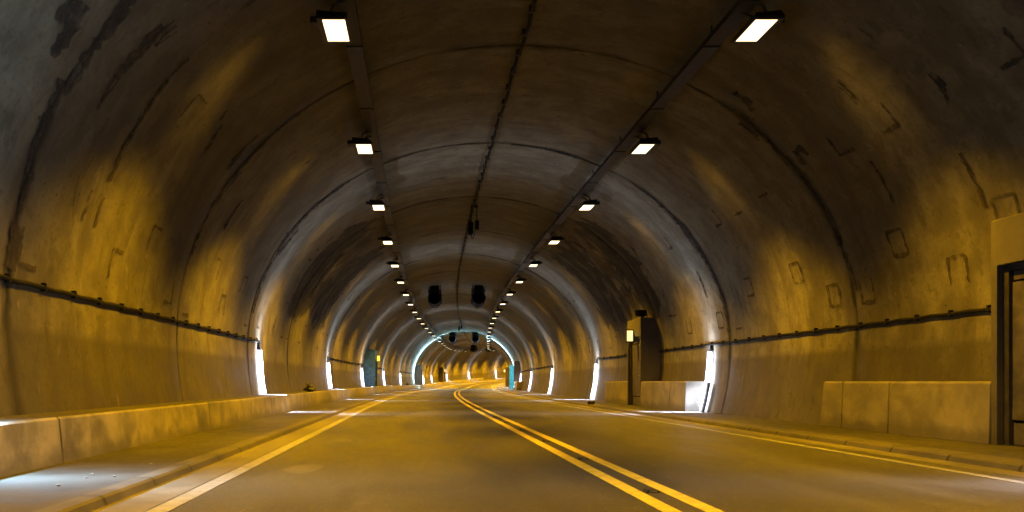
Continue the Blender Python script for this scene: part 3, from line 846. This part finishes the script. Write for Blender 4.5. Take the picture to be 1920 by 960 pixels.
# ------------------------------------------------------------------ jet fans
def make_fan():
    o = bpy.data.objects.new('jet_fan', None); COL.objects.link(o)
    n = 28
    def ring(bm, prof, closed=False):
        rows = [[bm.verts.new((r * math.cos(2 * PI * k / n), y, r * math.sin(2 * PI * k / n))) for k in range(n)] for y, r in prof]
        for a, b in zip(rows, rows[1:]):
            for k in range(n): bm.faces.new((a[k], a[(k + 1) % n], b[(k + 1) % n], b[k]))
        if closed: bm.faces.new(rows[0]); bm.faces.new(rows[-1][::-1])
        bmesh.ops.recalc_face_normals(bm, faces=bm.faces)
    bm = bmesh.new()
    ring(bm, [(-1.55, 0.40), (-1.58, 0.47), (-1.5, 0.49), (-0.45, 0.49), (-0.44, 0.52), (-0.40, 0.52), (-0.39, 0.49), (0.39, 0.49), (0.40, 0.52), (0.44, 0.52), (0.45, 0.49), (1.5, 0.49), (1.58, 0.47), (1.55, 0.40), (0.4, 0.37), (-0.4, 0.37), (-1.55, 0.40)])
    link('casing', bm, M['fan'], o, True)
    bm = bmesh.new(); ring(bm, [(-0.62, 0.01), (-0.55, 0.10), (-0.4, 0.15), (-0.02, 0.15), (-0.01, 0.366), (0.05, 0.366), (0.06, 0.15), (0.35, 0.15), (0.5, 0.08), (0.55, 0.01)], True)
    hub = link('hub', bm, M['fanin'], o, True)
    bm = bmesh.new()
    for k in range(9):
        a = 2 * PI * k / 9
        vs = []
        for r, tw in ((0.13, 0.9), (0.36, 0.5)):
            for w in (-0.07, 0.07):
                for th in (-0.006, 0.006):
                    y = w * math.sin(tw) + th; x = w * math.cos(tw)
                    vs.append(bm.verts.new((r * math.cos(a) - x * math.sin(a), y - 0.2, r * math.sin(a) + x * math.cos(a))))
        for q in ((0, 2, 6, 4), (1, 5, 7, 3), (0, 4, 5, 1), (2, 3, 7, 6), (4, 6, 7, 5), (0, 1, 3, 2)): bm.faces.new([vs[i] for i in q])
    bmesh.ops.recalc_face_normals(bm, faces=bm.faces)
    link('blades', bm, M['fanin'], hub)
    for y in (-0.9, 0.9):
        for s in (-1, 1):
            bm = bmesh.new(); tube(bm, [(s * 0.42, y, 0.22), (s * 0.46, y, 1.1)], 0.028, 6)
            link('hanger', bm, M['fan'], o)
        bm = bmesh.new(); box(bm, -0.52, 0.52, y - 0.04, y + 0.04, 0.49, 0.55, 0.005)
        link('cross_bar', bm, M['fan'], o)
    bm = bmesh.new(); box(bm, -0.40, 0.40, -1.45, 1.45, 0.552, 0.62, 0.01); box(bm, -0.34, 0.34, -1.3, 1.3, 0.618, 0.92, 0.02)
    link('mounting_frame', bm, M['fan'], o)
    return o
f0 = make_fan()
for i, (t, s) in enumerate([(t, s) for t in (47.2, 89.5, 131.0) for s in (-1, 1)]):
    o = f0 if i == 0 else dup(f0)
    place(o, t, UC + s * 1.46, 6.45); o.scale = (0.9, 1.0, 0.9)
    which = ['nearest fan pair', 'middle fan pair past the cyan arch', 'farthest fan pair at the bend'][i // 2]
    tag(o, 'dark cylindrical jet fan, %s one of the %s' % ('left' if s < 0 else 'right', which), 'jet fan', 'jet fans hung from the vault')

# ------------------------------------------------------------------ wall conduits
def conduit(side, t0, t1, h, label, drop=None, clips=0.75):
    """black cable on clips; drop: list of t where it turns down to a strip light"""
    tm = (t0 + t1) / 2
    o = thing('wall_conduit', tm, UC + side * (wall_u(h) - 0.06), h, label, 'conduit', 'black conduits along the walls')
    inv = o.matrix_basis.inverted()
    if o.rotation_euler.z: inv = (Matrix.Translation(o.location) @ o.rotation_euler.to_matrix().to_4x4()).inverted()
    else: inv = Matrix.Translation(-o.location)
    u = lambda hh, d=0.034: UC + side * (wall_u(hh) - d)
    bm = bmesh.new(); pts = []
    n = max(2, int((t1 - t0) / 0.25))
    for i in range(n + 1):
        t = t0 + (t1 - t0) * i / n
        pts.append(inv @ P(t, u(h), h + 0.008 * math.sin(t * 8.4)))
    tube(bm, pts, 0.030, 8)
    link('cable_run', bm, M['cable'], o)
    for td in (drop or []):
        bm = bmesh.new()
        hb = 1.90
        tube(bm, [inv @ P(td, u(h), h), inv @ P(td, u(h - .03), h - 0.03), inv @ P(td, u(hb), hb)], 0.036, 6)
        link('drop_pipe', bm, M['cable'], o)
    bm = bmesh.new(); box(bm, -0.05, 0.036, -0.022, 0.022, -0.045, 0.06, 0.008)
    c0 = link('clip', bm, M['cable'], o)
    t = t0 + 0.35; first = True
    while t < t1 - 0.2:
        c = c0 if first else c0.copy()
        if not first: COL.objects.link(c); c.parent = o
        first = False
        c.location = inv @ P(t, u(h, 0.03), h); c.rotation_euler = (0, 0, o.rotation_euler.z * 0 - (axis(t)[2] - axis(tm)[2]) + (PI if side > 0 else 0))
        t += clips
conduit(-1, -3.0, 20.05, 2.11, 'long black conduit with clips on the left wall, ending at the largest strip light', [20.05])
conduit(-1, 33.7, 48.8, 2.09, 'black conduit on the left wall from the second strip light to the slate-blue cabinet', [33.8, 47.55], 1.5)
conduit(-1, 50.8, 61.3, 2.07, 'short black conduit on the left wall just past the slate-blue cabinet', [61.3], 1.5)
conduit(-1, 75.0, 88.5, 2.07, 'distant black conduit on the left wall leading to the cyan arch', [75.05], 2.0)
conduit(1, 9.9, 24.55, 2.02, 'black conduit on the right wall between the nearest cabinet and the cabinet with lit sign', [20.05])
conduit(1, 26.05, 33.8, 2.02, 'black conduit on the right wall beyond the cabinet with lit sign', [33.8], 1.2)
conduit(1, 47.6, 61.3, 2.0, 'distant black conduit on the right wall between two thin strip lights', [47.55, 61.3], 2.0)
conduit(1, 61.4, 76.0, 2.0, 'farther black conduit on the right wall leading to the distant dark cabinet', None, 2.0)

# narrow dark strip beside the big right strip light
bm = bmesh.new()
pts = [(UC + wall_u(h) - 0.10 - 0.03, h) for h in (0.07, 0.4, 0.75, 0.93)]
rows = []
for (u, h) in pts:
    k = (h - 0.07) / 0.86
    rows.append([bm.verts.new(P(19.72 + dt, u - du, h)) for du, dt in ((0, -0.0), (0.05, 0.0), (0.05, 0.16), (0, 0.16))])
for a, b in zip(rows, rows[1:]):
    for k in range(4): bm.faces.new((a[k], a[(k + 1) % 4], b[(k + 1) % 4], b[k]))
bm.faces.new(rows[0]); bm.faces.new(rows[-1][::-1]); bmesh.ops.recalc_face_normals(bm, faces=bm.faces)
tag(link('dark_strip', bm, M['frame']), 'narrow dark strip standing against the foot of the largest right strip light', 'cover strip')

# camera on top of the right cabinet
o = thing('wall_camera', 24.8, 7.9, 3.19, 'small black camera on top of the right cabinet with lit sign', 'camera')
bm = bmesh.new(); box(bm, -0.05, 0.07, -0.06, 0.06, 0.0, 0.06, 0.01); tube(bm, [(0.02, 0, 0.04), (0.0, 0, 0.14)], 0.05, 8)
link('bracket', bm, M['cable'], o)
bm = bmesh.new(); box(bm, -0.20, 0.14, -0.11, 0.11, 0.08, 0.30, 0.03); box(bm, -0.28, -0.16, -0.09, 0.09, 0.24, 0.29, 0.01)
link('camera_body', bm, M['cable'], o)
bm = bmesh.new(); tube(bm, [(-0.19, 0, 0.17), (-0.25, 0, 0.16)], 0.06, 12)
link('lens', bm, M['fan'], o)

# crumpled dark bundle on the ledge
def lump(name, t, u, h, r, label, cat, mat, stick=True, seed=1, squash=0.8, group=None):
    rr = random.Random(seed)
    bm = bmesh.new()
    bmesh.ops.create_icosphere(bm, subdivisions=3, radius=r)
    ph = [rr.uniform(0, 6) for _ in range(6)]
    for v in bm.verts:
        d = v.co.normalized()
        k = 1 + 0.16 * math.sin(5 * d.x + ph[0]) + 0.13 * math.sin(7 * d.y + ph[1]) + 0.12 * math.sin(6 * d.z + ph[2]) + 0.05 * math.sin(17 * d.x + 13 * d.z + ph[3])
        v.co = Vector((d.x * k * r * 1.15, d.y * k * r, max(-0.55 * r, d.z * k * r * squash) + 0.55 * r))
    if stick: tube(bm, [(-r * .2, 0, r * 1.2), (-r * .75, 0, r * 1.85)], [r * .28, r * .12], 6)
    o = link(name, bm, M[mat]); place(o, t, u, h)
    return tag(o, label, cat, group)
lump('bundle', 26.0, -4.18, 0.565, 0.17, 'small dark crumpled bundle lying on the left ledge between two strip lights', 'bundle', 'bag', True, 4)
lump('bundle', 78.5, -4.2, 0.565, 0.16, 'tiny far dark bundle on the left ledge before the cyan arch', 'bundle', 'bag', False, 9)
lump('stone', 26.3, 6.42, 0.075, 0.11, 'small dark stone on the right kerb opposite the cabinet with lit sign', 'stone', 'bag', False, 5)

# raised studs between the yellow lines
def make_stud():
    bm = bmesh.new()
    prof = [(-0.058, 0.0), (-0.04, 0.018), (0.04, 0.018), (0.058, 0.0)]
    prism(bm, prof, -0.055, 0.055, 0.003)
    o = link('road_stud', bm, M['frame'])
    for s in (-1, 1):
        bm = bmesh.new(); box(bm, -0.032, 0.032, min(s * .055, s * .061), max(s * .055, s * .061), 0.004, 0.015)
        link('reflector', bm, M['steel'], o)
    return o
st = make_stud()
for i in range(12):
    o = st if i == 0 else dup(st)
    t = 5.75 + 2.42 * i
    place(o, t, 1.915, road_h(1.915) + 0.001)
    tag(o, '%s dark raised road stud between the yellow centre lines' % (NUM[i] if i else 'nearest'), 'road stud', 'studs between the centre lines')

# litter and chips on the left pavement and by the right wall
rr = random.Random(5)
chips = [(6.55, -3.1, 'pale stone chip on the left pavement, upper of the near pair'), (6.35, -3.06, 'pale stone chip on the left pavement, lower of the near pair'),
         (6.42, -2.83, 'pale stone chip on the left pavement, nearest the kerb'), (5.85, -3.05, 'flat pale chip on the left pavement in front of the other chips'),
         (7.35, -2.86, 'farthest pale stone chip on the left pavement')]
for i, (t, u, lab) in enumerate(chips):
    lump('stone_chip', t, u, 0.066, rr.uniform(0.008, 0.013), lab, 'stone chip', 'stone', False, 20 + i, 0.6, 'stone chips on the left pavement')
bm = bmesh.new()
g = [[bm.verts.new((x * 0.36 - 0.18, y * 0.22 - 0.11, 0.012 + 0.02 * math.sin(3 * x + 4 * y) * x)) for x in (0, .33, .66, 1)] for y in (0, .5, 1)]
for a, b in zip(g, g[1:]):
    for k in range(3): bm.faces.new((a[k], a[k + 1], b[k + 1], b[k]))
bmesh.ops.solidify(bm, geom=bm.faces[:], thickness=0.004)
o = link('paper_scrap', bm, M['stone']); place(o, 18.9, 8.0 + 0.12, 0.066)
tag(o, 'small pale flat scrap lying at the foot of the right wall', 'scrap')

# ------------------------------------------------------------------ world, camera, view
w = bpy.data.worlds.new('World'); sc.world = w; w.use_nodes = True
bg = w.node_tree.nodes['Background']; bg.inputs[0].default_value = (0.02, 0.025, 0.04, 1); bg.inputs[1].default_value = 0.05
cam = bpy.data.cameras.new('Camera'); co = bpy.data.objects.new('Camera', cam); COL.objects.link(co); sc.camera = co
co.location = (0, 0, CAM_H); co.rotation_euler = (PI / 2, 0, 0)
cam.sensor_width = 36.0; cam.lens = 36.0 * 1300 / 1920
cam.shift_x = 172 / 1920; cam.shift_y = 235 / 1920
cam.clip_start = 0.05; cam.clip_end = 1000
sc.view_settings.view_transform = 'Standard'; sc.view_settings.look = 'None'; sc.view_settings.gamma = 1; sc.view_settings.exposure = 0.0
cy = sc.cycles
cy.use_denoising = True
try: cy.denoiser = 'OPENIMAGEDENOISE'
except Exception: pass
cy.use_light_tree = True
cy.max_bounces = 6; cy.diffuse_bounces = 1; cy.glossy_bounces = 3; cy.transparent_max_bounces = 6
cy.caustics_reflective = False; cy.caustics_refractive = False
cy.sample_clamp_indirect = 6.0
